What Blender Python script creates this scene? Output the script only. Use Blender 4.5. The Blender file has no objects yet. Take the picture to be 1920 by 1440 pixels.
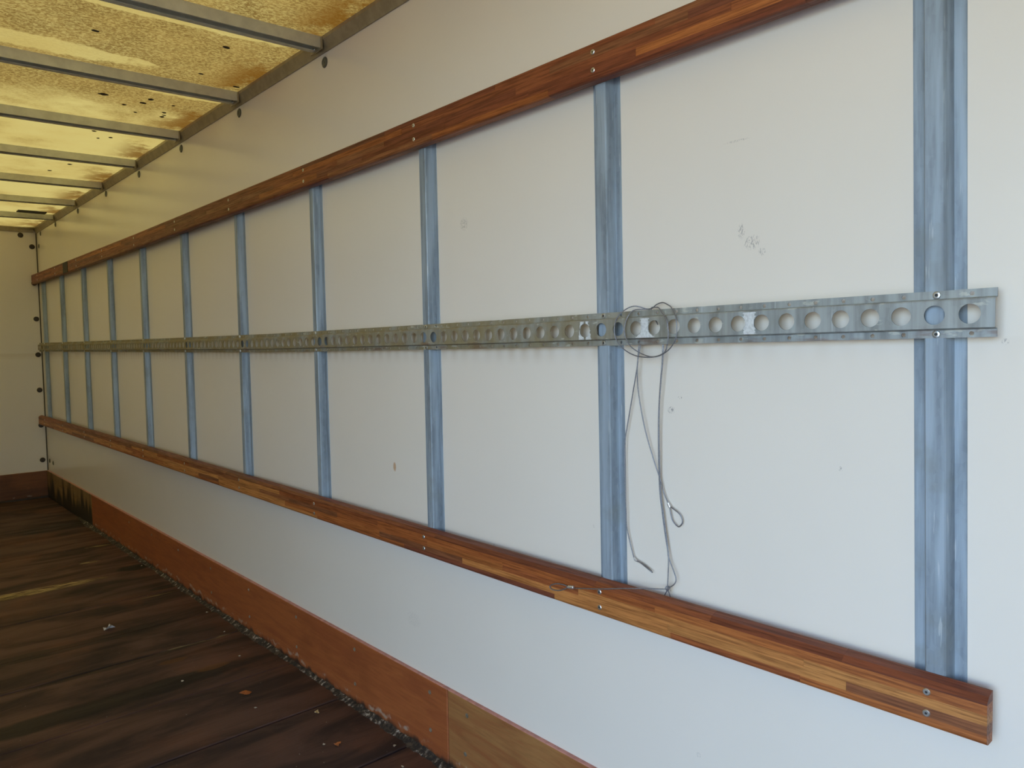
import bpy, bmesh, math, random
from mathutils import Vector, Matrix

# ------------------------------------------------------------------ camera, world, sun, exposure
SC = bpy.context.scene
COL = SC.collection

def make_camera():
    yaw, pitch, roll = 0.7311, -0.0527, -0.0179
    F = Vector((math.sin(yaw)*math.cos(pitch), math.cos(yaw)*math.cos(pitch), math.sin(pitch)))
    r = Vector((math.cos(yaw), -math.sin(yaw), 0)); u = r.cross(F)
    c, s = math.cos(roll), math.sin(roll)
    r2 = c*r + s*u; u2 = -s*r + c*u
    cam = bpy.data.cameras.new('camera'); o = bpy.data.objects.new('camera', cam); COL.objects.link(o)
    m = Matrix((( r2.x, u2.x, -F.x, -1.1441), (r2.y, u2.y, -F.y, 0.0), (r2.z, u2.z, -F.z, 1.0987), (0, 0, 0, 1)))
    o.matrix_world = m
    cam.sensor_width = 36; cam.lens = 1402.54/1920*36; cam.clip_start = 0.02
    SC.camera = o
make_camera()

SUN_STRENGTH = 5.0
SKY_STRENGTH = 0.86
EXPOSURE = 1.12
SC.view_settings.view_transform = 'Standard'; SC.view_settings.look = 'None'
SC.view_settings.gamma = 1; SC.view_settings.use_curve_mapping = False
SC.view_settings.exposure = EXPOSURE

world = bpy.data.worlds.new('sky'); SC.world = world; world.use_nodes = True
wn = world.node_tree; wn.nodes.clear()
sky = wn.nodes.new('ShaderNodeTexSky'); sky.sky_type = 'NISHITA'; sky.sun_disc = False
sky.sun_elevation = math.radians(52); sky.sun_rotation = math.radians(15); sky.dust_density = .8; sky.ozone_density = 1.5
bg = wn.nodes.new('ShaderNodeBackground'); bg.inputs[1].default_value = SKY_STRENGTH
wo = wn.nodes.new('ShaderNodeOutputWorld')
wn.links.new(sky.outputs[0], bg.inputs[0]); wn.links.new(bg.outputs[0], wo.inputs[0])

sl = bpy.data.lights.new('sun', 'SUN'); sl.energy = SUN_STRENGTH; sl.angle = math.radians(0.53); sl.color = (1.0, 0.93, 0.82)
so = bpy.data.objects.new('sun', sl); COL.objects.link(so)
# the sun stands high over the closed front end of the body, clear of the opening on the left
so.rotation_euler = Vector((-0.10, -0.60, -0.79)).to_track_quat('-Z', 'Y').to_euler()
so.location = (0, 12, 14)

# ------------------------------------------------------------------ helpers
def tag(o, label=None, cat=None, group=None, kind=None):
    if label: o['label'] = label
    if cat: o['category'] = cat
    if group: o['group'] = group
    if kind: o['kind'] = kind
    return o

def link(name, me, mat=None, parent=None, color=None, smooth=False):
    o = bpy.data.objects.new(name, me); COL.objects.link(o)
    if mat and not me.materials: me.materials.append(mat)
    if parent is not None: o.parent = parent
    if color: o.color = (*color, 1)
    if smooth:
        for p in me.polygons: p.use_smooth = True
    return o

def mesh(name, v, f):
    me = bpy.data.meshes.new(name); me.from_pydata(v, [], f); me.update()
    return me

def obj(name, v, f, mat, parent=None, color=None, smooth=False):
    return link(name, mesh(name, v, f), mat, parent, color, smooth)

def fixn(o):
    bm = bmesh.new(); bm.from_mesh(o.data); bmesh.ops.remove_doubles(bm, verts=bm.verts, dist=1e-6)
    bmesh.ops.recalc_face_normals(bm, faces=bm.faces); bm.to_mesh(o.data); bm.free(); return o

def box_vf(x0, x1, y0, y1, z0, z1):
    v = [(x, y, z) for x in (x0, x1) for y in (y0, y1) for z in (z0, z1)]
    f = [(0, 1, 3, 2), (4, 6, 7, 5), (0, 4, 5, 1), (2, 3, 7, 6), (0, 2, 6, 4), (1, 5, 7, 3)]
    return v, f

def box(name, b, mat, parent=None, color=None):
    return obj(name, *box_vf(*b), mat, parent, color)

def prism_y(sec, ys, dz=None, dx=None):
    """closed section of (x, z) points swept along y"""
    n = len(sec); v = []; f = []
    for y in ys:
        oz = dz(y) if dz else 0; ox = dx(y) if dx else 0
        v += [(x+ox, y, z+oz) for x, z in sec]
    for i in range(len(ys)-1):
        for k in range(n):
            a = i*n+k; b = i*n+(k+1) % n
            f.append((a, b, b+n, a+n))
    f.append(tuple(range(n))[::-1]); f.append(tuple(range((len(ys)-1)*n, len(ys)*n)))
    return v, f

def tube_vf(pts, r, seg=8, closed=False, sub=6):
    P = [Vector(p) for p in pts]; n = len(P); Q = []
    def cr(a, b, c, d, t):
        return 0.5*((2*b)+(-a+c)*t+(2*a-5*b+4*c-d)*t*t+(-a+3*b-3*c+d)*t**3)
    for i in range(n-1):
        a = P[i-1] if i > 0 else (P[-2] if closed else P[0]*2-P[1])
        d = P[i+2] if i+2 < n else (P[1] if closed else P[-1]*2-P[-2])
        for k in range(sub): Q.append(cr(a, P[i], P[i+1], d, k/sub))
    Q.append(P[-1])
    v = []; f = []; up = Vector((1, 0.13, 0.07)).normalized()
    for i, q in enumerate(Q):
        t = (Q[min(i+1, len(Q)-1)]-Q[max(i-1, 0)]).normalized()
        s = t.cross(up).normalized(); up2 = s.cross(t).normalized()
        if i: # keep the frame from twisting
            up = up2
        for k in range(seg):
            a = 2*math.pi*k/seg; v.append(tuple(q+s*math.cos(a)*r+up2*math.sin(a)*r))
    for i in range(len(Q)-1):
        for k in range(seg):
            a = i*seg+k; b = i*seg+(k+1) % seg; f.append((a, b, b+seg, a+seg))
    f.append(tuple(range(seg))[::-1]); f.append(tuple(range((len(Q)-1)*seg, len(Q)*seg)))
    return v, f

def lathe_vf(prof, axis, seg=16):
    """prof: (radius, height) pairs; spun about an axis: 'x-' points to -x, 'y-' to -y, 'z-' to -z"""
    v = []; f = []
    for r, h in prof:
        for k in range(seg):
            a = 2*math.pi*k/seg; c, s = math.cos(a)*r, math.sin(a)*r
            v.append({'x-': (-h, c, s), 'y-': (c, -h, s), 'z-': (c, s, -h), 'z+': (c, s, h)}[axis])
    for i in range(len(prof)-1):
        for k in range(seg):
            a = i*seg+k; b = i*seg+(k+1) % seg; f.append((a, b, b+seg, a+seg))
    f.append(tuple(range(seg))[::-1]); f.append(tuple(range((len(prof)-1)*seg, len(prof)*seg)))
    return v, f

def copy_at(src, loc, parent):
    o = src.copy(); COL.objects.link(o); o.parent = parent; o.location = loc; return o

def lerp(tab, y):
    if y <= tab[0][0]: return tab[0][1]
    for (a, p), (b, q) in zip(tab, tab[1:]):
        if y <= b: return p+(q-p)*(y-a)/(b-a)
    return tab[-1][1]

# ------------------------------------------------------------------ materials
class N:
    def __init__(s, name):
        s.m = bpy.data.materials.new(name); s.m.use_nodes = True; s.t = s.m.node_tree; s.t.nodes.clear()
        s.out = s.t.nodes.new('ShaderNodeOutputMaterial')
    def n(s, typ, **kw):
        d = s.t.nodes.new('ShaderNode'+typ)
        for k, v in kw.items(): setattr(d, k, v)
        return d
    def put(s, sock, val):
        if hasattr(val, 'links') or isinstance(val, bpy.types.NodeSocket): s.t.links.new(val, sock)
        elif isinstance(val, (tuple, list)) and len(val) == 3 and sock.type == 'RGBA': sock.default_value = (*val, 1)
        else: sock.default_value = val
    def pos(s): return s.n('NewGeometry').outputs['Position']
    def objco(s): return s.n('TexCoord').outputs['Object']
    def scale(s, vec, sc, off=(0, 0, 0)):
        d = s.n('Mapping'); s.put(d.inputs[0], vec); d.inputs['Scale'].default_value = sc; d.inputs['Location'].default_value = off
        return d.outputs[0]
    def noise(s, vec, scale=1, detail=4, rough=.55, dist=0):
        d = s.n('TexNoise'); s.put(d.inputs['Vector'], vec); d.inputs['Scale'].default_value = scale
        d.inputs['Detail'].default_value = detail; d.inputs['Roughness'].default_value = rough; d.inputs['Distortion'].default_value = dist
        return d.outputs[0]
    def ramp(s, fac, a, b, lo=0., hi=1.):
        d = s.n('MapRange', interpolation_type='SMOOTHSTEP'); s.put(d.inputs[0], fac)
        for i, val in enumerate((a, b, lo, hi)): d.inputs[i+1].default_value = val
        return d.outputs[0]
    def mix(s, fac, a, b, mode='MIX'):
        d = s.n('MixRGB', blend_type=mode); s.put(d.inputs[0], fac); s.put(d.inputs[1], a); s.put(d.inputs[2], b); return d.outputs[0]
    def math(s, op, a, b=0., c=0.):
        d = s.n('Math', operation=op); s.put(d.inputs[0], a); s.put(d.inputs[1], b); s.put(d.inputs[2], c); return d.outputs[0]
    def sep(s, vec):
        d = s.n('SeparateXYZ'); s.put(d.inputs[0], vec); return d.outputs
    def comb(s, x, y, z):
        d = s.n('CombineXYZ'); s.put(d.inputs[0], x); s.put(d.inputs[1], y); s.put(d.inputs[2], z); return d.outputs[0]
    def spot(s, u, v, cu, cv, ru, rv, warp=None, soft=.5):
        """soft ellipse mask in two coordinates"""
        a = s.math('DIVIDE', s.math('SUBTRACT', u, cu), ru); b = s.math('DIVIDE', s.math('SUBTRACT', v, cv), rv)
        d = s.math('ADD', s.math('MULTIPLY', a, a), s.math('MULTIPLY', b, b))
        if warp is not None: d = s.math('ADD', d, s.math('MULTIPLY', s.math('SUBTRACT', warp, .5), 2.2))
        return s.ramp(d, 1-soft, 1+soft, 1, 0)
    def bump(s, h, strength=.3, dist=.001):
        d = s.n('Bump'); s.put(d.inputs['Height'], h); d.inputs['Strength'].default_value = strength; d.inputs['Distance'].default_value = dist
        return d.outputs[0]
    def principled(s, base, rough=.5, metal=0., bump=None, spec=.5, coat=0):
        d = s.n('BsdfPrincipled'); s.put(d.inputs['Base Color'], base); s.put(d.inputs['Roughness'], rough); s.put(d.inputs['Metallic'], metal)
        d.inputs['Specular IOR Level'].default_value = spec
        if coat: d.inputs['Coat Weight'].default_value = coat; d.inputs['Coat Roughness'].default_value = .15
        if bump is not None: s.put(d.inputs['Normal'], bump)
        s.t.links.new(d.outputs[0], s.out.inputs[0]); return s.m

def mat_wall():
    n = N('white_panel'); p = n.pos(); x, y, z = n.sep(p)
    big = n.noise(p, 2.5, 3); fine = n.noise(p, 90, 3)
    col = n.mix(n.ramp(big, .35, .7), (.81, .765, .70), (.795, .75, .685))
    wob = n.noise(n.scale(p, (1, 1, .6)), 330, 3, .7)
    # scuffs: (y, z, half width, half height, strength)
    for cy, cz, ry, rz, st in ((.688, 1.283, .006, .012, .55), (.668, 1.262, .014, .011, .5), (.65, 1.245, .006, .006, .5),
                               (1.44, 1.393, .014, .014, .45), (.814, .996, .005, .002, .8), (.834, .972, .008, .006, .7),
                               (.698, 1.435, .022, .002, .35), (.30, 1.091, .004, .004, .5), (.517, .897, .003, .004, .6), (.778, .336, .005, .004, .5),
                               (1.70, .345, .03, .02, .15), (.84, .63, .004, .004, .6), (1.03, .72, .003, .003, .7), (1.35, .62, .003, .003, .6)):
        col = n.mix(n.math('MULTIPLY', n.math('MULTIPLY', n.spot(y, z, cy, cz, ry, rz, None, .7), n.ramp(wob, .48, .60)), st), col, (.16, .16, .17))
    col = n.mix(n.math('MULTIPLY', n.spot(y, z, 1.775, .762, .007, .012, wob, .6), .7), col, (.5, .25, .08))
    # rusty run-off under the steel rail, one tongue per small hole
    t = n.math('MULTIPLY', n.math('SUBTRACT', y, .333), 2*math.pi/.042857)
    wave = n.math('ADD', n.math('MULTIPLY', n.math('COSINE', t), .35), .65)
    band = n.math('MULTIPLY', n.ramp(z, 1.045, 1.092, 0, 1), n.ramp(z, 1.095, 1.099, 1, 0))
    zone = n.math('MULTIPLY', n.ramp(y, .5, 1.1, .25, 1), n.ramp(n.noise(n.scale(p, (1, 3, 1)), 2, 2), .3, .6, .3, 1))
    col = n.mix(n.math('MULTIPLY', n.math('MULTIPLY', n.math('MULTIPLY', band, wave), zone), .36), col, (.42, .30, .17))
    return n.principled(col, .22, 0, None, .5)

def mat_galv(name='galvanised_steel', tint=(.285, .35, .42), grime=0.):
    n = N(name); p = n.pos()
    cell = n.n('TexVoronoi'); n.put(cell.inputs['Vector'], n.scale(p, (1, 1, .45))); cell.inputs['Scale'].default_value = 160
    sp = n.sep(cell.outputs['Color'])[0]
    streak = n.noise(n.scale(p, (60, 60, 4)), 1, 4); blot = n.noise(p, 9, 4)
    dark = tuple(c*.66 for c in tint); lite = tuple(min(1, c*1.25) for c in tint)
    col = n.mix(n.ramp(streak, .3, .7), dark, lite)
    col = n.mix(n.math('MULTIPLY', sp, .25), col, lite)
    col = n.mix(n.math('MULTIPLY', n.ramp(blot, .58, .72), .45), col, (.24, .27, .27))
    scr = n.ramp(n.noise(n.scale(p, (160, 160, 12)), 1, 2), .68, .74)
    col = n.mix(n.math('MULTIPLY', scr, .5), col, (.55, .6, .64))
    if grime:
        x, y, z = n.sep(p)
        g = n.math('MULTIPLY', n.ramp(y, .55, 1.3, .12, 1), n.ramp(n.noise(p, 14, 5), .3, .62, .35, 1))
        col = n.mix(n.math('MULTIPLY', g, grime), col, (.27, .21, .085))  # olive stands for grime and a painted-in reflection of the yellow far end
        rust = n.math('MULTIPLY', n.ramp(n.noise(n.scale(p, (1, 12, 60)), 1, 4), .52, .66), n.ramp(z, 1.116, 1.104))
        col = n.mix(n.math('MULTIPLY', rust, .5), col, (.16, .06, .025))
        lite2 = n.math('MULTIPLY', n.ramp(n.noise(n.scale(p, (10, 10, 30)), 3, 5), .62, .68), .6)
        col = n.mix(lite2, col, (.55, .56, .5))
    rough = n.ramp(blot, .3, .7, .5, .64)
    return n.principled(col, rough, .2, n.bump(n.noise(p, 300, 3), .12, .0006))

def mat_wood(name, gloss=.42):
    n = N(name); p = n.pos(); oi = n.n('ObjectInfo')
    off = n.comb(0, n.math('MULTIPLY', oi.outputs['Random'], 37.), 0)
    va = n.n('VectorMath', operation='ADD'); n.put(va.inputs[0], p); n.put(va.inputs[1], off)
    q = va.outputs[0]
    g1 = n.noise(n.scale(q, (260, 9, 260)), 1, 5, .6); g2 = n.noise(n.scale(q, (900, 40, 900)), 1, 3)
    blot = n.noise(n.scale(q, (12, 3, 12)), 1, 4)
    base = oi.outputs['Color']
    dark = n.mix(1, base, (.45, .38, .33), 'MULTIPLY')
    col = n.mix(n.ramp(g1, .35, .72), base, dark)
    col = n.mix(n.math('MULTIPLY', n.ramp(g2, .55, .7), .5), col, n.mix(1, base, (.3, .22, .2), 'MULTIPLY'))
    col = n.mix(n.math('MULTIPLY', n.ramp(blot, .55, .75), .35), col, n.mix(1, base, (.5, .4, .35), 'MULTIPLY'))
    return n.principled(col, n.ramp(g1, .3, .7, gloss, gloss+.14), 0, n.bump(g2, .25, .0006), .4)

def mat_ply(name, a, b, stain=0.):
    n = N(name); p = n.pos(); x, y, z = n.sep(p)
    g = n.noise(n.scale(p, (2, 3, 26)), 1, 6, .6, 1.2); fine = n.noise(n.scale(p, (200, 14, 200)), 1, 3); blot = n.noise(p, 5, 4)
    col = n.mix(n.ramp(g, .32, .7), a, b)
    col = n.mix(n.math('MULTIPLY', n.ramp(fine, .45, .7), .35), col, tuple(c*.55 for c in a))
    col = n.mix(n.math('MULTIPLY', n.ramp(blot, .55, .75), .35), col, tuple(c*.6 for c in b))
    # pale scuffs and black splash-back along the foot of the board
    foot = n.math('ADD', z, n.math('MULTIPLY', n.math('SUBTRACT', n.noise(n.scale(p, (1, 9, 1)), 2, 5), .5), .075))
    col = n.mix(n.ramp(foot, .022, .004, 0, .92), col, (.02, .018, .016))
    pale = n.math('MULTIPLY', n.ramp(n.math('ABSOLUTE', n.math('SUBTRACT', foot, .027)), .009, .002), n.ramp(n.noise(p, 22, 3), .5, .62))
    col = n.mix(n.math('MULTIPLY', pale, .6), col, (.45, .40, .32))
    if stain:
        w = n.noise(n.scale(p, (1, 4.5, .7)), 2.2, 5, .6)
        st = n.ramp(n.math('ADD', w, n.ramp(z, .0, .2, .16, -.04)), .47, .6)
        col = n.mix(n.math('MULTIPLY', st, stain), col, (.012, .011, .010))
    return n.principled(col, .5, 0, n.bump(fine, .2, .0008), .4)

def mat_floor():
    n = N('dirty_floor_boards'); p = n.pos(); x, y, z = n.sep(p); oi = n.n('ObjectInfo')
    a = n.noise(n.scale(p, (2.2, 9, 1)), 1, 6, .6, .6); b = n.noise(n.scale(p, (5, 120, 1)), 1, 4); blot = n.noise(p, 2.6, 5)
    base = n.mix(oi.outputs['Random'], (.135, .064, .047), (.095, .050, .040))
    col = n.mix(n.ramp(a, .35, .68), base, (.034, .021, .020))
    col = n.mix(n.math('MULTIPLY', n.ramp(blot, .52, .7), .55), col, (.17, .072, .045))
    col = n.mix(n.math('MULTIPLY', n.ramp(b, .5, .75), .5), col, (.045, .03, .023))
    specks = n.ramp(n.noise(p, 95, 2), .745, .77)
    col = n.mix(n.math('MULTIPLY', specks, .6), col, (.45, .42, .36))
    wob = n.noise(n.scale(p, (3, 40, 1)), 3, 4)
    # worn-through pale streaks across the boards: (x, y, half length, half width, strength)
    for cx, cy, rx, ry, st in ((-.56, 4.02, .34, .05, .9), (-.22, 4.37, .05, .018, .6), (-.10, 4.70, .08, .014, .7),
                               (-.20, 2.86, .16, .010, .35), (-.14, 3.55, .10, .008, .4)):
        m = n.math('MULTIPLY', n.spot(x, y, cx, cy, rx, ry, wob, .35), n.ramp(wob, .46, .54, 0, 1))
        col = n.mix(n.math('MULTIPLY', m, st), col, (.50, .38, .16))
    # tyre-black bands
    wob2 = n.noise(n.scale(p, (1.5, 3, 1)), 3, 4)
    for cx, cy, rx, ry, st in ((-.62, 2.56, .55, .055, .85), (-.6, 3.16, .5, .04, .6), (-.45, 2.85, .3, .02, .6), (-.06, 4.1, .10, .05, .95), (-.06, 3.65, .08, .03, .8), (-.15, 5.4, .3, .1, .7)):
        col = n.mix(n.math('MULTIPLY', n.spot(x, y, cx, cy, rx, ry, wob2, .4), st), col, (.010, .009, .009))
    for cx, cy, rx, ry, st in ((-.23, 2.6, .05, .02, .6), (-.32, 2.75, .05, .018, .5)):
        col = n.mix(n.math('MULTIPLY', n.spot(x, y, cx, cy, rx, ry, wob2, .5), st), col, (.16, .07, .025))
    return n.principled(col, n.ramp(a, .3, .7, .55, .75), 0, n.bump(n.noise(n.scale(p, (30, 150, 30)), 1, 4), .35, .002), .3)

ROOF_TINT = (.172, .141, .060)      # how much daylight the yellowed sheet lets through
def mat_roof():
    n = N('translucent_roof_sheet'); p = n.pos(); x, y, z = n.sep(p)
    w = n.noise(p, 7, 4, .6)
    grain = n.noise(n.scale(p, (85, 120, 1)), 1, 5, .72, .6)
    grain2 = n.noise(n.scale(p, (60, 90, 1)), 1, 3, .6)
    blot = n.noise(p, 2.3, 5, .6); mid = n.noise(p, 9, 5, .65)
    clean = n.mix(n.ramp(blot, .35, .65), (.86, .76, .46), (.80, .66, .36))
    brown = n.mix(n.ramp(mid, .35, .7), (.27, .17, .07), (.42, .29, .135))
    age = n.ramp(y, 2.4, 3.6, .28, -.10)         # the sheet is dirtier toward the open end
    d = n.math('ADD', n.math('ADD', n.math('MULTIPLY', blot, .8), n.math('MULTIPLY', mid, .35)), age)
    dirt = n.ramp(d, .44, .72, .05, 1)
    speck = n.ramp(grain, .60, .42, .0, 1)
    blobs = n.noise(p, 20, 4)
    for cx, cy, rx, ry in ((-.66, 2.63, .30, .06), (-.16, 2.87, .16, .035), (-.5, 2.22, .5, .03)):
        dirt = n.math('MULTIPLY', dirt, n.math('SUBTRACT', 1, n.math('MULTIPLY', n.spot(x, y, cx, cy, rx, ry, blobs, .25), .75)))
    col = n.mix(n.math('MULTIPLY', dirt, n.math('ADD', n.math('MULTIPLY', speck, .55), .42)), clean, brown)
    edge = n.math('MULTIPLY', n.ramp(x, -.20, -.035, 0, 1), n.ramp(n.math('ADD', mid, n.math('MULTIPLY', n.math('SINE', n.math('MULTIPLY', n.math('SUBTRACT', y, 2.42), 2*math.pi/.633)), .10)), .42, .62))
    col = n.mix(n.math('MULTIPLY', edge, .85), col, (.24, .105, .015))
    flecks = n.ramp(grain2, .70, .74)
    col = n.mix(n.math('MULTIPLY', flecks, n.ramp(y, 1.6, 5., .6, .2)), col, (.12, .07, .03))
    tr = n.n('BsdfTranslucent'); n.put(tr.inputs[0], n.mix(1, col, ROOF_TINT, 'MULTIPLY'))
    df = n.n('BsdfDiffuse'); n.put(df.inputs[0], n.mix(1, col, (.8, .8, .8), 'MULTIPLY'))
    mx = n.n('MixShader'); mx.inputs[0].default_value = .38
    n.t.links.new(tr.outputs[0], mx.inputs[1]); n.t.links.new(df.outputs[0], mx.inputs[2]); n.t.links.new(mx.outputs[0], n.out.inputs[0])
    return n.m

def mat_plain(name, col, rough=.5, metal=0., var=.25, scale=60):
    n = N(name); p = n.pos(); v = n.noise(p, scale, 4)
    c = n.mix(n.ramp(v, .35, .7), col, tuple(k*(1-var) for k in col))
    return n.principled(c, rough, metal, n.bump(v, .1, .0005))

def mat_debris(name='flake'):
    n = N(name); oi = n.n('ObjectInfo'); v = n.noise(n.pos(), 220, 3)
    return n.principled(n.mix(n.ramp(v, .4, .7), oi.outputs['Color'], n.mix(1, oi.outputs['Color'], (.5, .45, .4), 'MULTIPLY')), .7)

def mat_grime():
    n = N('black_grime'); p = n.pos(); v = n.noise(p, 60, 5, .65); w = n.noise(p, 14, 4)
    c = n.mix(n.ramp(v, .42, .6), (.016, .014, .014), (.075, .055, .04))
    c = n.mix(n.math('MULTIPLY', n.ramp(v, .54, .64), n.ramp(w, .42, .56)), c, (.42, .39, .34))
    return n.principled(c, .8, 0, n.bump(v, .8, .004))

M_WALL = mat_wall(); M_GALV = mat_galv(); M_TRACK = mat_galv('grime_and_reflection_rail', (.30, .335, .35), .8)
M_WOOD = mat_wood('laminated_hardwood'); M_FLOOR = mat_floor(); M_ROOF = mat_roof()
M_KRED = mat_ply('varnished_plywood', (.37, .115, .036), (.28, .078, .027))
M_KOLIVE = mat_ply('weathered_plywood', (.35, .175, .062), (.27, .10, .036))
M_KFAR = mat_ply('mouldy_plywood', (.30, .19, .075), (.22, .13, .05), .95)
M_KFRONT = mat_ply('brown_plywood', (.22, .085, .034), (.15, .055, .026), .35)
M_PINK = mat_plain('pink_top_edge', (.55, .25, .21), .5)  # pink strip along the top of the kick boards
M_TRIM = mat_plain('dull_aluminium', (.42, .36, .24), .45, .25, .2, 30)
M_RIB = mat_plain('zinc_roof_rib', (.66, .65, .53), .45, .15, .15, 25)
M_DARK = mat_plain('dark_rivet', (.055, .045, .04), .5, .3)
M_RIVET = mat_plain('dull_rivet', (.16, .17, .15), .45, .5)
M_BOLT = mat_plain('zinc_bolt', (.72, .75, .76), .32, .9, .15, 200)
M_SOCKET = mat_plain('bolt_socket', (.03, .03, .03), .7)
M_BLACK = mat_plain('black_plastic', (.012, .011, .010), .6)
M_WIRE = mat_plain('steel_wire', (.30, .31, .35), .42, .7, .3, 400)
M_FERR = mat_plain('aluminium_ferrule', (.80, .81, .82), .35, .8, .15, 300)
M_FLAKE = mat_debris(); M_GRIME = mat_grime()
M_PATCH = mat_plain('pale_paint_residue', (.68, .71, .73), .6, 0, .25, 220)
M_REAR_BLOCK = mat_plain('buff_daylight_block', (.40, .31, .19), .6, 0, .2, 5)  # surface of the added panel behind the camera
M_SEAL = mat_plain('dark_sealant', (.06, .05, .04), .7)
M_LEAF_SHADE = mat_plain('leaf_shade', (.07, .05, .03), .8)  # dark tone for the shade of leaves above the roof sheet
M_GROUND = mat_plain('sunlit_yard', (.21, .205, .20), .9, 0, .2, 3)

# ------------------------------------------------------------------ the body shell
L = 6.598; Y0 = -1.0; XL = -2.26; ZC = 1.995; ZR = 2.036
gnd = obj('ground', [(-40, -60, -1.0), (40, -60, -1.0), (40, 60, -1.0), (-40, 60, -1.0)], [(0, 1, 2, 3)], M_GROUND)
tag(gnd, 'pale yard surface outside the truck body', 'ground', kind='structure')
wr = box('wall_right', (0, .022, Y0, L+.022, -.03, ZR+.02), M_WALL); tag(wr, 'long white panel wall carrying the steel posts and rails', 'wall', kind='structure')
wl = box('wall_left', (XL-.022, XL, .6, L+.022, -.03, ZR+.02), M_WALL); tag(wl, 'white panel wall on the side out of view, cut short to let daylight in', 'wall', kind='structure')  # unseen; its length is shaped to match how daylight falls off inside
wf = box('wall_front', (XL, 0, L, L+.022, -.03, ZR+.02), M_WALL); tag(wf, 'white end wall closing the body at the far left', 'wall', kind='structure')

wb = box('rear_daylight_block', (XL, 0, Y0-.022, Y0, -.03, ZR+.02), M_REAR_BLOCK); tag(wb, 'added unseen panel behind the camera, shutting out rear daylight', 'wall', kind='structure')  # added out of view to block daylight from the rear

# floor: boards run across the body
fl = box('floor', (XL, 0, Y0, L, -.06, -.022), M_FLOOR); tag(fl, 'dark dirt-stained wooden floor of the truck body', 'floor', kind='structure')
random.seed(5)
edges = [Y0, -.6, -.2, .20, .55, .93, 1.30, 1.70, 2.082, 2.435, 2.863, 3.154, 3.589, 4.036, 4.37, 4.708, 5.06, 5.42, 5.80, 6.2, L]
for a, b in zip(edges, edges[1:]):
    t = random.uniform(-.0025, 0)
    v, f = prism_y([(XL, -.022), (XL, t), (-.001, t), (-.001, -.022)], [a+.0025, a+.006, b-.006, b-.0025])
    v = [(x, y, z-(.0025 if (i//4 in (0, 3) and z > -.01) else 0)) for i, (x, y, z) in enumerate(v)]
    fixn(obj('floor_board', v, f, M_FLOOR, fl))

# roof sheet, one bay between each pair of ribs; it sags a little at mid width
def sag(x): return -.016*math.sin(math.pi*min(1, max(0, -x/2.26)))
RIBF = [2.14+.633*i for i in range(-4, 7)]      # far lower edge of each rib
ceil = bpy.data.objects.new('ceiling', None); COL.objects.link(ceil); ceil.location = (-1.1, 3.2, ZR)
tag(ceil, 'yellowed translucent roof of dirty sheet bays between metal ribs', 'ceiling', kind='structure')
bays = [Y0]+[y-.022 for y in RIBF]+[L]
XS = [-2.26*i/16 for i in range(17)]
for a, b in zip(bays, bays[1:]):
    v = [(x+1.1, y-3.2, sag(x)) for y in (a, b) for x in XS]
    f = [(i, i+1, i+18, i+17) for i in range(16)]
    obj('roof_sheet', v, f, M_ROOF, ceil)

# dark discs under the sheet, painted shade of leaves lying on top: (x, y, rx, ry)
rl = random.Random(9)
for cx, cy, rx, ry in ((-.39, 3.02, .018, .014), (-.25, 3.045, .012, .011), (-.24, 2.985, .011, .012), (-.30, 3.105, .008, .009), (-.15, 3.125, .009, .009),
                           (-.14, 3.185, .009, .010), (-.14, 3.16, .008, .006), (-.24, 3.18, .007, .007), (-.15, 3.015, .006, .006), (-.55, 2.435, .011, .008), (-.21, 2.335, .013, .009),
                           (-.045, 2.67, .013, .007), (-.19, 2.61, .009, .006), (-.30, 3.55, .010, .009), (-.22, 3.62, .008, .01), (-.26, 3.66, .006, .008), (-.40, 3.5, .012, .009), (-.30, 4.45, .01, .01), (-.25, 4.25, .012, .012)):
    v = []; nn = 12
    for k in range(nn):
        a = 2*math.pi*k/nn; q = rl.uniform(.8, 1.12)
        v.append((cx+rx*q*math.cos(a)+1.1, cy+ry*q*math.sin(a)-3.2, sag(cx)-.0007))
    v += [(a, b, c-.0008) for a, b, c in v]
    f = [tuple(range(nn)), tuple(range(2*nn-1, nn-1, -1))]+[(k, nn+k, nn+(k+1) % nn, (k+1) % nn) for k in range(nn)]
    fixn(obj('leaf_shade', v, f, M_LEAF_SHADE, ceil))

ordn = ['nearest', 'second', 'third', 'fourth', 'fifth', 'sixth', 'seventh', 'eighth', 'ninth', 'tenth', 'eleventh']
def make_rib():
    # inverted channel: two side walls, lips turned in below, an open slot between them
    w = .053; hgt = .033; t = .002
    sec = [(-w, 0), (-w, -hgt), (-w+.005, -hgt), (-w+.005, -hgt+t), (-w+t, -hgt+t), (-w+t, -t), (-t, -t), (-t, -hgt+t), (-.019, -hgt+t), (-.019, -hgt), (0, -hgt), (0, 0)]
    n = len(sec); v = []; f = []
    xs = [-.018-2.224*i/16 for i in range(17)]
    for x in xs: v += [(x, y, z+sag(x)-.0005) for y, z in sec]
    for i in range(16):
        for k in range(n):
            a = i*n+k; b = i*n+(k+1) % n; f.append((a, b, b+n, a+n))
    f.append(tuple(range(n))); f.append(tuple(range(16*n, 17*n))[::-1])
    return mesh('rib_channel', v, f)
rib_me = make_rib()
br_me = mesh('end_bracket', *box_vf(-.0225, -.0195, -.062, .010, -.040, -.004))
rb_me = mesh('rivet', *lathe_vf([(.0055, 0), (.0055, .001), (.004, .003), (.0015, .004)], 'x-', 10))
vis = 0
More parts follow.
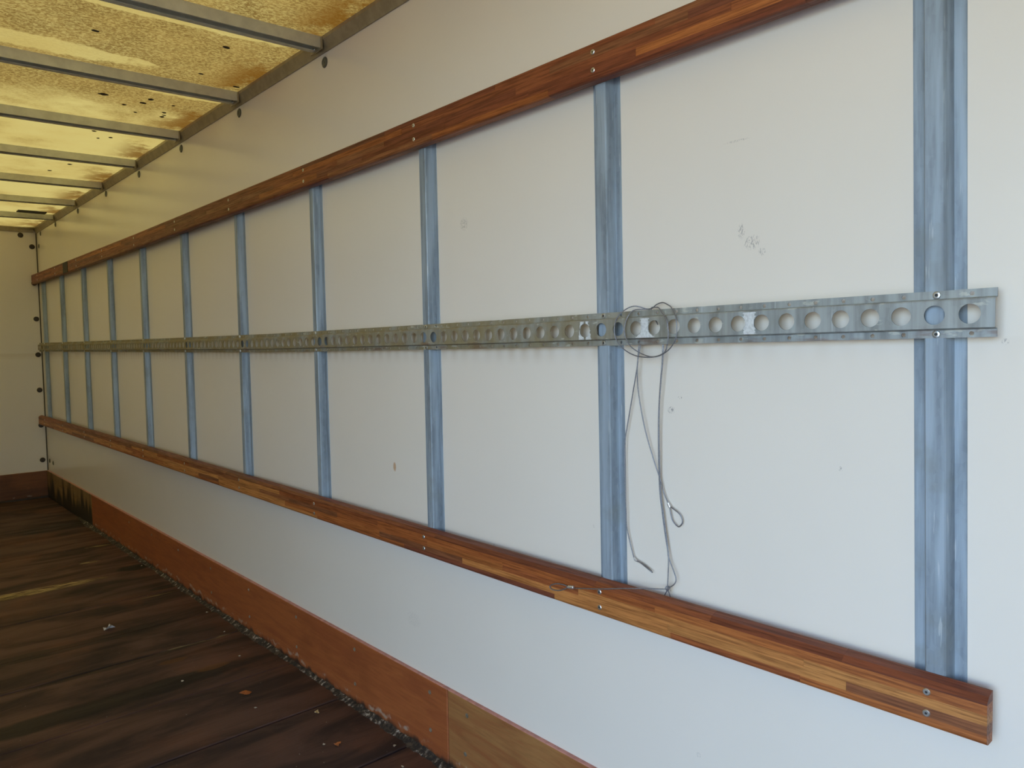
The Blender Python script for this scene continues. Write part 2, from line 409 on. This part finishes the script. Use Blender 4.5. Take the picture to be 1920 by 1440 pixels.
for i, y in enumerate(RIBF):
    if y < 1.0: continue
    seen = y > 2.0
    r = bpy.data.objects.new('roof_rib', None); COL.objects.link(r); r.location = (0, y, ZR)
    if seen:
        lab = 'grey metal roof rib, %s in view counting from the camera' % ordn[vis] if vis else 'slotted grey metal roof rib nearest the camera, at the top edge'
        if y > 5.9: lab = 'short-looking grey metal roof rib closest to the far end wall, behind the black plate'
        vis += 1
    else: lab = 'grey metal roof rib overhead, out of view above the camera'
    tag(r, lab, 'roof rib', 'ribs under the translucent roof')
    link('channel', rib_me, M_RIB, r)
    link('end_bracket', br_me, M_TRIM, r)
    for yy, zz in ((-.012, -.030), (-.038, -.022)):
        o = link('rivet', rb_me, M_BOLT, r); o.location = (-.0225, yy, zz)

# edge trims of the roof
def trim(name, v, f, mat, label): return tag(fixn(obj(name, v, f, mat)), label, 'trim', kind='structure')
trim('trim_1', *prism_y([(0, ZC), (-.004, ZC), (-.019, ZC+.030), (-.019, ZC+.040), (0, ZC+.040)], [Y0, L]), M_TRIM, 'angled metal strip where the roof meets the long wall')
v, f = prism_y([(0, ZC+.004), (-.012, ZC+.004), (-.018, ZC+.030), (-.018, ZC+.040), (0, ZC+.040)], [0, 2.26-.02])
v = [(-.02-y, L+x, z) for x, y, z in v]
trim('trim_2', v, f, M_TRIM, 'metal strip where the roof meets the far end wall')
trim('trim_3', *box_vf(-.006, 0, L-.007, L, .20, ZC), M_SEAL, 'dark sealant line in the far corner of the walls')
# curved dark gusset where the two roof strips meet
gv = []; gf = []
for i in range(9):
    a = math.pi/2*i/8
    gv += [(-.02-.15*(1-math.sin(a)), L-.018-.10*(1-math.cos(a)), ZC+.030), (-.02-.15*(1-math.sin(a)), L-.018-.10*(1-math.cos(a)), ZC+.041)]
for i in range(8): gf.append((2*i, 2*i+2, 2*i+3, 2*i+1))
k = len(gv); gv += [(-.019, L-.017, ZC+.030), (-.019, L-.017, ZC+.041)]
for i in range(8): gf += [(2*i, k, 2*i+2), (2*i+1, 2*i+3, k+1)]
trim('trim_4', gv, gf, M_TRIM, 'curved metal gusset in the far roof corner')

# rivets in the walls
cap = mesh('rivet', *lathe_vf([(.0165, 0), (.0165, .0015), (.013, .004), (.0085, .0045), (.008, .003), (.004, .003), (.0035, .005), (.001, .005)], 'x-', 20))
for y, z in ((1.47, 1.968), (2.104, 1.968), (2.759, 1.972), (3.392, 1.971), (4.005, 1.971), (4.62, 1.974), (5.28, 1.974), (5.93, 1.976), (6.44, 1.976), (6.40, .28), (6.52, 1.893), (6.52, .285)):
    o = link('rivet', cap, M_RIVET, wr); o.location = (0, y, z)
cap2 = mesh('rivet', *lathe_vf([(.0185, 0), (.0185, .002), (.014, .006), (.006, .008), (.001, .008)], 'y-', 16))
for x, z in ((-.102, 1.975), (-.032, 1.894), (-.030, 1.623), (-.028, 1.355), (-.028, 1.086), (-.030, .819), (-.032, .552), (-.034, .287), (-.36, 1.975)):
    o = link('rivet', cap2, M_DARK, wf); o.location = (x, L, z)

# ------------------------------------------------------------------ kick boards along the foot of the walls
def kick(y0, y1, mat, label, screws):
    root = bpy.data.objects.new('kick_board', None); COL.objects.link(root); root.location = (0, (y0+y1)/2, 0)
    tag(root, label, 'board', 'boards along the foot of the long wall')
    c = (y0+y1)/2
    v, f = prism_y([(-.0005, .0005), (-.011, .0005), (-.011, .2025), (-.0095, .204), (-.0005, .204)], [y0+.001-c, y0+.004-c, y1-.004-c, y1-.001-c])
    n = 5
    v = [(x+(.002 if (i//n in (0, 3) and x < -.005) else 0), y, z) for i, (x, y, z) in enumerate(v)]
    fixn(obj('panel', v, f, mat, root))
    v, f = prism_y([(-.0005, .204), (-.0098, .204), (-.0085, .2060), (-.0005, .2065)], [y0+.001-c, y1-.001-c])
    e = fixn(obj('top_edge', v, f, M_PINK, root)); e['label'] = 'pinkish top edge'
    for y, z in screws:
        o = link('screw', scr_me, M_SCREW, root); o.location = (-.011, y-c, z)
M_SCREW = mat_plain('dull_screw', (.30, .26, .20), .5, .5, .4, 300)
scr_me = mesh('screw', *lathe_vf([(.0062, -.001), (.0062, .0006), (.0035, .0016), (.003, .0006), (.0005, .0006)], 'x-', 10))
kick(-.95, 1.5375, M_KOLIVE, 'olive-brown plywood kick board, nearest of the three along the wall foot', [(1.456, .166), (1.466, .062), (.86, .166), (.86, .062)])
kick(1.5375, 5.24, M_KRED, 'long red-brown plywood kick board between the olive and the blackened board', [(1.616, .172), (1.616, .068), (2.01, .172), (2.012, .063), (2.406, .169), (2.408, .063), (2.81, .17), (2.81, .064), (3.21, .168), (3.21, .064), (3.62, .168), (4.02, .168), (4.42, .166)])
kick(5.24, L, M_KFAR, 'short kick board with black mould stains at the far corner', [(5.7, .15)])
fk = bpy.data.objects.new('front_kick_board', None); COL.objects.link(fk); fk.location = (-1.13, L, 0)
tag(fk, 'brown plywood kick board across the foot of the far end wall', 'board')
v, f = prism_y([(0, .012), (-.016, .012), (-.016, .200), (-.014, .204), (0, .204)], [-1.12, 1.118])
fixn(obj('panel', [(y, x, z) for x, y, z in v], f, M_KFRONT, fk))
v, f = prism_y([(0, 0), (-.020, 0), (-.018, .011), (0, .012)], [-1.12, 1.118])
fixn(obj('bottom_strip', [(y, x, z) for x, y, z in v], f, M_KFRONT, fk))

# black grime caked into the angle between floor and boards
random.seed(11)
gv = []; gf = []; ng = 520; wk = 0.; hk = 0.
for i in range(ng):
    y = 1.30+(5.6-1.30)*i/(ng-1)
    big = .5+.5*math.sin(y*5.1)*math.sin(y*2.3+1)
    wk = wk*.8+random.gauss(0, .35); hk = hk*.75+random.gauss(0, .4)
    w = max(.004, .015+.014*big+.007*wk); h = max(.002, .006+.004*big+.0035*hk)
    gv += [(-.0112, y, h), (-.0112-w*.35, y, h*.35+.0005), (-.0112-w, y, -.0035), (-.0112, y, -.0035)]
for i in range(ng-1):
    a = i*4
    for k in range(4): gf.append((a+k, a+(k+1) % 4, a+4+(k+1) % 4, a+4+k))
gf += [(3, 2, 1, 0), tuple(range((ng-1)*4, ng*4))]
tag(fixn(obj('grime', gv, gf, M_GRIME, smooth=False)), 'black grime with pale flecks along the foot of the kick boards', 'dirt', kind='stuff')

# ------------------------------------------------------------------ steel wall posts
def post_mesh():
    # hat section, pressed sheet: flange, side, web, side, flange (y, depth), with a shallow groove in each flange
    P = [(-.034, .0010), (-.0335, .0016), (-.0185, .0016), (-.0135, .0195), (-.0115, .0218), (.0115, .0218), (.0135, .0195), (.0185, .0016), (.0335, .0016), (.034, .0010)]
    t = .0014
    Q = [(y*(1 if abs(y) > .02 else (abs(y)-t*.9)/abs(y)), max(0.0001, x-t)) for y, x in P]
    sec = P+Q[::-1]
    n = len(sec); v = []; f = []
    for z in (-.555, 0, .525): v += [(-x, y, z) for y, x in sec]
    for i in range(2):
        for k in range(n):
            a = i*n+k; b = i*n+(k+1) % n; f.append((a, b, b+n, a+n))
    m = len(P)
    for base in (0, 2*n):
        for k in range(m-1): f.append((base+k, base+k+1, base+n-2-k, base+n-1-k))
    return v, f
pm = None
plabels = ['galvanised steel wall post nearest the camera, at the free end of the perforated rail',
           'galvanised steel wall post right beside the hanging wire, second from the camera',
           'third galvanised wall post from the camera', 'fourth galvanised wall post from the camera', 'fifth galvanised wall post from the camera',
           'sixth galvanised wall post from the camera', 'seventh galvanised wall post from the camera', 'fifth galvanised wall post counting from the far end wall',
           'fourth galvanised wall post counting from the far end wall, below the dark patch', 'third galvanised wall post counting from the far end wall', 'x']
plabels[7:] = ['fourth galvanised wall post counting from the far end wall', 'third galvanised wall post counting from the far end wall',
               'second galvanised wall post counting from the far end wall', 'brownish galvanised wall post hard against the far corner']
tilts = {0: -.0125, 1: -.006}
for i in range(11):
    if pm is None:
        o = fixn(obj('wall_post', *post_mesh(), M_GALV)); pm = o.data
    else: o = link('wall_post', pm)
    o.location = (0, .379+.6*i, 1.13); o.rotation_euler = (tilts.get(i, 0), 0, 0)
    tag(o, plabels[i], 'post', 'galvanised posts on the long wall')

# ------------------------------------------------------------------ laminated wooden rails
RED = [(.24, .066, .028), (.21, .058, .027), (.27, .080, .030), (.20, .062, .032)]
MIDB = [(.37, .115, .032), (.42, .14, .038), (.33, .10, .032)]
PALE = [(.56, .25, .075), (.50, .21, .062), (.60, .28, .09)]
BRN = [(.25, .095, .042), (.29, .11, .045)]
def wood_rail(name, z0, z1, ya, yb, label, palette, cap_top, seed, screws, dz, first=None):
    rnd = random.Random(seed)
    root = bpy.data.objects.new(name, None); COL.objects.link(root); zc = (z0+z1)/2
    root.location = (0, (ya+yb)/2, zc); tag(root, label, 'rail')
    yc = (ya+yb)/2
    xb, xf = -.0222, -.047; rows = 5; hgt = (z1-z0)/rows
    for k in range(rows):
        a, b = z0+k*hgt-zc, z0+(k+1)*hgt-zc
        y = ya
        while y < yb-1e-6:
            ln = rnd.uniform(.22, .62) if y > ya else rnd.uniform(.15, .6)
            e = min(yb, y+ln)
            if yb-e < .1: e = yb
            j = rnd.uniform(-.00025, .00025)
            if k == rows-1:
                r1 = cap_top
                sec = [(xb, a), (xf+j, a), (xf+j, b-r1[1]), (xf+r1[0]*.3, b-r1[1]*.35), (xf+r1[0], b), (xb, b)]
            elif k == 0:
                sec = [(xb, a), (xf+.006, a), (xf+.0018, a+.0018), (xf+j, a+.006), (xf+j, b), (xb, b)]
            else: sec = [(xb, a), (xf+j, a), (xf+j, b), (xb, b)]
            ns = max(2, int((e-y)/.2)+1)
            ys = [y-yc+.00015+(e-y-.0003)*q/(ns-1) for q in range(ns)]
            v, f = prism_y(sec, ys, lambda t: dz(t+yc))
            if abs(y-ya) < 1e-6:      # ease the free end
                v = [((x+.0015) if (i < len(sec) and x < -.04) else x, yy, zz) for i, (x, yy, zz) in enumerate(v)]
            c = rnd.choice(palette[k] if k == rows-1 or rnd.random() > .22 else palette[rnd.randrange(rows)])
            if abs(y-ya) < 1e-6 and first: c = first[k]
            s = rnd.uniform(.88, 1.12)
            fixn(obj('wood_stave', v, f, M_WOOD, root, tuple(q*s for q in c)))
            y = e
    for y, z in screws:
        o = link('screw', wscr_me, M_BOLT, root); o.location = (xf, y-yc, z-zc+dz(y))
        h = link('socket', wsoc_me, M_SOCKET, o); h.location = (-.0011, 0, 0)
    return root
wscr_me = mesh('screw', *lathe_vf([(.0050, -.001), (.0050, .0004), (.0040, .0012), (.001, .0012)], 'x-', 14))
wsoc_me = mesh('socket', *lathe_vf([(.0018, 0), (.0018, .0003), (.0005, .0003)], 'x-', 6))
py = [.379+.6*i for i in range(11)]
low = wood_rail('wooden_rail', .558, .627, .3015, L-.004, 'lower laminated wooden rail with pale and red-brown staves along the white wall',
          [MIDB+PALE[1:2], BRN+PALE[:2]+MIDB, PALE+BRN[:1]+MIDB, MIDB+BRN+PALE[:1], RED], (.022, .011), 3,
          [(y-.004, z) for i, y in enumerate(py) for z in ((.578, .608) if i % 2 == 0 else (.575, .606))], lambda y: 0, [MIDB[1], BRN[1], PALE[0], MIDB[1], RED[0]])
top = wood_rail('wooden_rail', 1.6005, 1.6715, .3015, L-.004, 'upper laminated wooden rail of dark red-brown staves, highest on the wall',
          [RED[:2]+BRN, MIDB+RED, RED+BRN, MIDB+RED, RED+BRN], (.006, .006), 8,
          [(y-.003, z) for y in py for z in (1.619, 1.653)], lambda y: lerp([(.3, .002), (1.2, .0), (1.8, -.003), (4, -.001), (6.6, .012)], y))
ptc = box('dark_patch', (-.0492, -.0465, 5.40-3.45, 5.53-3.45, -.030, .037), M_BLACK, top); ptc['label'] = 'dark tape patch on the far end of the rail'

# ------------------------------------------------------------------ perforated steel rail
PIT = .6/14; H0 = .333; NH = 147
def tdz(y): return lerp([(.3, .002), (.8, -.001), (1.3, -.005), (2.5, -.009), (4, -.002), (6.6, .014)], y)
def holed_cell(ya, yb, za, zb, cy, cz, r, seg):
    """quads from a rectangle's edge to a round hole, in (y, z)"""
    ang = [2*math.pi*k/seg for k in range(seg)]
    ang += [math.atan2(z-cz, y-cy) % (2*math.pi) for y in (ya, yb) for z in (za, zb)]
    ang = sorted(set(round(a, 7) for a in ang))
    inn = []; out = []
    for a in ang:
        c, s = math.cos(a), math.sin(a)
        inn.append((cy+r*c, cz+r*s))
        t = 1e9
        if c > 1e-9: t = min(t, (yb-cy)/c)
        if c < -1e-9: t = min(t, (ya-cy)/c)
        if s > 1e-9: t = min(t, (zb-cz)/s)
        if s < -1e-9: t = min(t, (za-cz)/s)
        out.append((cy+t*c, cz+t*s))
    return inn, out
def perforated_rail():
    xF, xW = -.0225, -.0320
    zt0, zt1, zw1, zw0, zb1, zb0 = 1.1598, 1.1488, 1.1450, 1.1085, 1.1060, 1.0955
    ya0, yend = .3035, L-.012
    v = []; f = []
    def ring(x, *args):
        inn, out = holed_cell(*args); n = len(inn); b = len(v)
        v.extend([(x, y, z) for y, z in inn]); v.extend([(x, y, z) for y, z in out])
        for k in range(n): j = (k+1) % n; f.append((b+k, b+j, b+n+j, b+n+k))
    def quad(y0, y1, xa, za, xb, zb):
        b = len(v); v.extend([(xa, y0, za), (xa, y1, za), (xb, y1, zb), (xb, y0, zb)]); f.append((b, b+1, b+2, b+3))
    for k in range(NH):
        cy = H0+PIT*k; a = max(ya0, cy-PIT/2) if k else ya0; b = cy+PIT/2
        if b > yend: b = yend
        if cy+.014 > b: break
        big = 28 if cy < 2.5 else 16; sm = 10 if cy < 2 else 6
        ring(xW, a, b, zw0, zw1, cy, (zw0+zw1)/2, .0132, big)
        ring(xF, a, b, zt1, zt0, cy, 1.1540, .0030, sm)
        ring(xF, a, b, zb0, zb1, cy, 1.1008, .0030, sm)
        quad(a, b, xF, zt1, xW+.0030, zw1+.0028); quad(a, b, xW+.0030, zw1+.0028, xW+.0008, zw1+.0018); quad(a, b, xW+.0008, zw1+.0018, xW, zw1)
        quad(a, b, xW, zw0, xW+.001, zw0-.0007); quad(a, b, xW+.001, zw0-.0007, xF, zb1)
    v2 = [(x, y, z+tdz(y)) for x, y, z in v]
    return v2, f
root = bpy.data.objects.new('perforated_rail', None); COL.objects.link(root); root.location = (0, .3035, 1.127)
tag(root, 'long galvanised steel rail with a row of round holes, bolted across the posts', 'rail')
v, f = perforated_rail()
o = obj('hat_section', [(x, y-.3035, z-1.127) for x, y, z in v], f, M_TRACK, root); fixn(o)
# make sure the sheet's front faces the room before it gets its thickness
bm = bmesh.new(); bm.from_mesh(o.data); bm.faces.ensure_lookup_table()
if sum(fc.normal.x*fc.calc_area() for fc in bm.faces) > 0: bmesh.ops.reverse_faces(bm, faces=bm.faces)
bm.to_mesh(o.data); bm.free()
sm = o.modifiers.new('sheet thickness', 'SOLIDIFY'); sm.thickness = .0014; sm.offset = -1
bolt_me = mesh('bolt', *lathe_vf([(.0054, 0), (.0054, .0012), (.0046, .0026), (.0030, .0031), (.0024, .0031), (.0021, .0022), (.0005, .0022)], 'x-', 18))
soc_me = mesh('socket', *lathe_vf([(.0021, 0), (.0021, .0002), (.0005, .0002)], 'x-', 8))
for y in py:
    yb = H0+PIT*round((y-H0)/PIT)
    for z in (1.1540, 1.1008):
        b = link('bolt', bolt_me, M_BOLT, root); b.location = (-.0225, yb-.3035, z-1.127+tdz(yb))
        s = link('socket', soc_me, M_SOCKET, b); s.location = (-.0022, 0, 0)
def residue(k0, k1, shape, ny=44, nz=40):
    """pale flaking residue on the rail's face round the holes; shape(y, z) -> bool, y and z in millimetres from the middle"""
    ym = H0+PIT*(k0+k1)/2; half = .030; zm = 1.12675; v = []; f = []; idx = {}
    def vid(i, j):
        if (i, j) not in idx:
            y = ym-half+2*half*i/ny; idx[(i, j)] = len(v); v.append((-.0324, y-.3035, zm-.018+.036*j/nz-1.127+tdz(y)))
        return idx[(i, j)]
    for i in range(ny):
        for j in range(nz):
            y = ym-half+2*half*(i+.5)/ny; z = -.018+.036*(j+.5)/nz
            if not shape((y-ym)*1000, z*1000): continue
            if any((y-(H0+PIT*k))**2+z*z < .0138**2 for k in range(k0-1, k1+2)): continue
            f.append((vid(i, j), vid(i+1, j), vid(i+1, j+1), vid(i, j+1)))
    p = obj('paint_residue', v, f, M_PATCH, root); p['label'] = 'pale paint residue between the holes'
    md = p.modifiers.new('film thickness', 'SOLIDIFY'); md.thickness = .0003
rj = random.Random(4); jag = [rj.uniform(-1.5, 1.5) for _ in range(200)]
def jg(z): return jag[int(z*2+80) % 200]
residue(12, 13, lambda y, z: (abs(y) < 9+jg(z) if z > -8 else abs(y) < 9+(-8-z)*1.3+jg(z)))
residue(16, 16, lambda y, z: -17+(z+18)*.14 < -y < 17-(z+18)*.22+jg(z) and abs(y) > 3)
residue(7, 8, lambda y, z: abs(y) < 11+jg(z) and (abs(z) > 6 or abs(y) < 8))

# ------------------------------------------------------------------ coiled steel wire hanging from the rail
coilA = [ (-0.0120,0.8630,1.1396), (-0.0120,0.8693,1.1564), (-0.0200,0.8785,1.1619), (-0.0280,0.8957,1.1667), (-0.0340,0.9122,1.1611), (-0.0390,0.9273,1.1481), (-0.0390,0.9357,1.1293), (-0.0390,0.9333,1.1081), (-0.0380,0.9207,1.0909), (-0.0360,0.9009,1.0782), (-0.0340,0.8789,1.0718), (-0.0340,0.8532,1.0708), (-0.0340,0.8306,1.0749), (-0.0360,0.8095,1.0868), (-0.0390,0.7952,1.1035), (-0.0390,0.7927,1.1212), (-0.0370,0.7968,1.1449) ]
coilB = [ (-0.0370,0.7968,1.1449), (-0.0260,0.8138,1.1607), (-0.0200,0.8242,1.1653), (-0.0160,0.8395,1.1707), (-0.0140,0.8549,1.1680), (-0.0140,0.8677,1.1609), (-0.0180,0.8840,1.1607), (-0.0300,0.8969,1.1584), (-0.0380,0.9038,1.1471), (-0.0400,0.9099,1.1286), (-0.0400,0.9085,1.1097), (-0.0400,0.8975,1.0928), (-0.0370,0.8816,1.0812), (-0.0360,0.8593,1.0729), (-0.0360,0.8416,1.0719), (-0.0380,0.8203,1.0800), (-0.0390,0.8133,1.0939), (-0.0400,0.8100,1.1157), (-0.0400,0.8134,1.1376), (-0.0340,0.8275,1.1502), (-0.0240,0.8423,1.1607), (-0.0160,0.8585,1.1631), (-0.0130,0.8685,1.1605), (-0.0120,0.8604,1.1416), (-0.0140,0.8527,1.1310) ]
strand1 = [ (-0.0120,0.8918,1.1239), (-0.0140,0.8938,1.1071), (-0.0160,0.8956,1.0925), (-0.0180,0.8969,1.0672), (-0.0180,0.8984,1.0525), (-0.0120,0.9218,0.9682), (-0.0120,0.9291,0.9353), (-0.0120,0.9348,0.9035), (-0.0120,0.9358,0.8299), (-0.0120,0.9339,0.7669), (-0.0100,0.9332,0.7318), (-0.0080,0.9189,0.6790), (-0.0080,0.9121,0.6733) ]
eye1 = [ (-0.0080,0.9121,0.6733), (-0.0090,0.9031,0.6725), (-0.0120,0.8874,0.6678), (-0.0120,0.8782,0.6633), (-0.0100,0.8731,0.6596), (-0.0070,0.8833,0.6643), (-0.0060,0.8974,0.6698), (-0.0070,0.9074,0.6723), (-0.0080,0.9121,0.6733) ]
strand2 = [ (-0.0120,0.8891,1.1238), (-0.0140,0.8912,1.1050), (-0.0160,0.8916,1.0935), (-0.0180,0.8942,1.0757), (-0.0200,0.8968,1.0526), (-0.0160,0.8979,1.0058), (-0.0140,0.8856,0.9385), (-0.0120,0.8668,0.8790), (-0.0100,0.8503,0.8352), (-0.0080,0.8478,0.8201), (-0.0080,0.8361,0.7966) ]
eye2 = [ (-0.0070,0.8336,0.7926), (-0.0070,0.8320,0.7803), (-0.0070,0.8271,0.7664), (-0.0070,0.8160,0.7575), (-0.0070,0.8086,0.7612), (-0.0070,0.8056,0.7700), (-0.0070,0.8109,0.7805), (-0.0070,0.8232,0.7879), (-0.0070,0.8326,0.7923) ]
strand3 = [ (-0.0120,0.8479,1.1227), (-0.0160,0.8413,1.1062), (-0.0180,0.8387,1.0929), (-0.0180,0.8402,1.0633), (-0.0160,0.8486,0.9951), (-0.0140,0.8529,0.9408), (-0.0120,0.8545,0.8803), (-0.0100,0.8540,0.8195), (-0.0100,0.8487,0.7782), (-0.0100,0.8415,0.7330), (-0.0100,0.8366,0.7087), (-0.0120,0.8333,0.6971), (-0.0140,0.8210,0.6750), (-0.0160,0.8144,0.6622), (-0.0180,0.8163,0.6519), (-0.0190,0.8293,0.6407), (-0.0180,0.8339,0.6341), (-0.0140,0.8446,0.6173), (-0.0120,0.8475,0.6093) ]
strand4 = [ (-0.0120,0.8467,1.1227), (-0.0160,0.8398,1.1062), (-0.0180,0.8372,1.0929), (-0.0180,0.8390,1.0633), (-0.0160,0.8479,0.9952), (-0.0140,0.8516,0.9409), (-0.0120,0.8526,0.8805), (-0.0100,0.8519,0.8198), (-0.0100,0.8462,0.7786), (-0.0100,0.8390,0.7335), (-0.0120,0.8339,0.7054), (-0.0140,0.8321,0.6894), (-0.0160,0.8321,0.6604), (-0.0180,0.8318,0.6399), (-0.0160,0.8291,0.6295), (-0.0130,0.8277,0.6176), (-0.0120,0.8282,0.6119) ]
strand5 = [ (-0.0180,0.8276,0.6430), (-0.0220,0.8322,0.6397), (-0.0440,0.9026,0.6294), (-0.0494,0.9711,0.6135), (-0.0500,1.0399,0.5993) ]
eye3 = [ (-0.0500,1.0588,0.5966), (-0.0500,1.0717,0.5889), (-0.0500,1.0880,0.5831), (-0.0500,1.1044,0.5812), (-0.0500,1.1117,0.5854), (-0.0500,1.1042,0.5919), (-0.0500,1.0877,0.5974), (-0.0500,1.0699,0.5991), (-0.0500,1.0581,0.5981) ]
f1 = [ (-0.0080,0.9153,0.6757) ]
f2 = [ (-0.0070,0.8351,0.7945) ]
f3 = [ (-0.0508,1.0485,0.5996) ]
knot = [ (-0.0190,0.8306,0.6404) ]

kx, ky, kz = knot[0]
wroot = bpy.data.objects.new('steel_wire', None); COL.objects.link(wroot); wroot.location = (-.02, .85, .60)
tag(wroot, 'thin grey steel wire coiled on the perforated rail with crimped eyes hanging below', 'wire')
def wpart(name, pts, r=.0011, mat=M_WIRE, closed=False):
    pts = [(x+.02, y-.85, z-.60) for x, y, z in pts]
    v, f = tube_vf(pts, r, 8, closed); return fixn(obj(name, v, f, mat, wroot, smooth=True))
wpart('coil', coilA+coilB[1:])
for s in (strand1, strand2, strand3, strand4, strand5): wpart('strand', s)
for e in (eye1, eye2, eye3): wpart('eye', e, .0012)
def ferrule(c, d, ln=.010, r=.0030):
    d = Vector(d).normalized(); c = Vector(c)
    p = [c-d*ln/2, c-d*ln*.3, c, c+d*ln*.3, c+d*ln/2]
    o = wpart('ferrule', [tuple(q) for q in p], r, M_FERR)
    o['label'] = 'bright crimped ferrule'
ferrule(f1[0], Vector(strand1[-1])-Vector(strand1[-2]), .008, .0022); ferrule(f2[0], (0, -.5, -1), .009, .0030); ferrule(f3[0], (0, 1, -.15), .014, .0036)
kn = []
for i in range(22):
    a = i/21*4*math.pi; kn.append((kx+.0028*math.cos(a), ky+.0032*math.sin(a*.5+.4)*math.cos(a), kz+.0042*math.sin(a)))
wpart('knot', kn, .0012)

# ------------------------------------------------------------------ small things
vt = box('black_plate', (-.235, -.075, 5.785, 5.855, ZR-.012, ZR-.0045), M_BLACK)
vt.data.transform(Matrix.Translation((.155, -5.82, -(ZR-.008)))); vt.location = (-.155, 5.82, ZR-.008+.001)
tag(vt, 'black rectangular plate under the roof sheet near the far end', 'plate')
def flake(name, x, y, size, color, label, cat, seed, curl=.25, n=9, group=None):
    r = random.Random(seed); v = [(0, 0, .0012+size*curl*.2)]; f = []
    for i in range(n):
        a = 2*math.pi*i/n; q = size*r.uniform(.45, 1.1)
        v.append((q*math.cos(a), q*math.sin(a)*.8, .0008+size*curl*r.random()))
    for i in range(n): f.append((0, 1+i, 1+(i+1) % n))
    m = len(v); v += [(a, b, c-.0007) for a, b, c in v]
    f += [(m, m+1+(i+1) % n, m+1+i) for i in range(n)]+[(1+i, m+1+i, m+1+(i+1) % n, 1+(i+1) % n) for i in range(n)]
    o = fixn(obj(name, v, f, M_FLAKE, None, color)); o.location = (x, y, 0.0002); o.rotation_euler = (0, 0, r.uniform(0, 6))
    tag(o, label, cat, group)
flake('paper_scrap', -.401, 3.245, .024, (.62, .60, .57), 'crumpled whitish scrap lying in the middle of the dark floor', 'scrap', 1, .8)
flake('leaf_fragment', -.229, 2.319, .020, (.42, .13, .03), 'orange-brown leaf fragment farther from the camera on the dark floor', 'leaf', 2, .2)
flake('leaf_fragment', -.171, 1.835, .013, (.50, .17, .05), 'orange-brown leaf fragment nearer the camera on the dark floor', 'leaf', 3, .5)
flake('wood_chip', -.126, 2.043, .012, (.66, .52, .28), 'yellowish wood chip on the floor near the olive kick board', 'chip', 4, .5)
rr = random.Random(21)
for i, (x, y) in enumerate(((-.082, 2.89), (-.046, 4.09), (-.20, 1.86), (-.06, 1.72), (-.10, 1.62), (-.35, 2.55), (-.25, 2.2), (-.13, 2.62), (-.05, 3.16))):
    flake('debris_crumb', x, y, rr.uniform(.004, .0075), (.6, .57, .5), 'tiny pale crumb of debris on the dark floor', 'crumb', 30+i, .6, 6, 'pale crumbs on the floor')
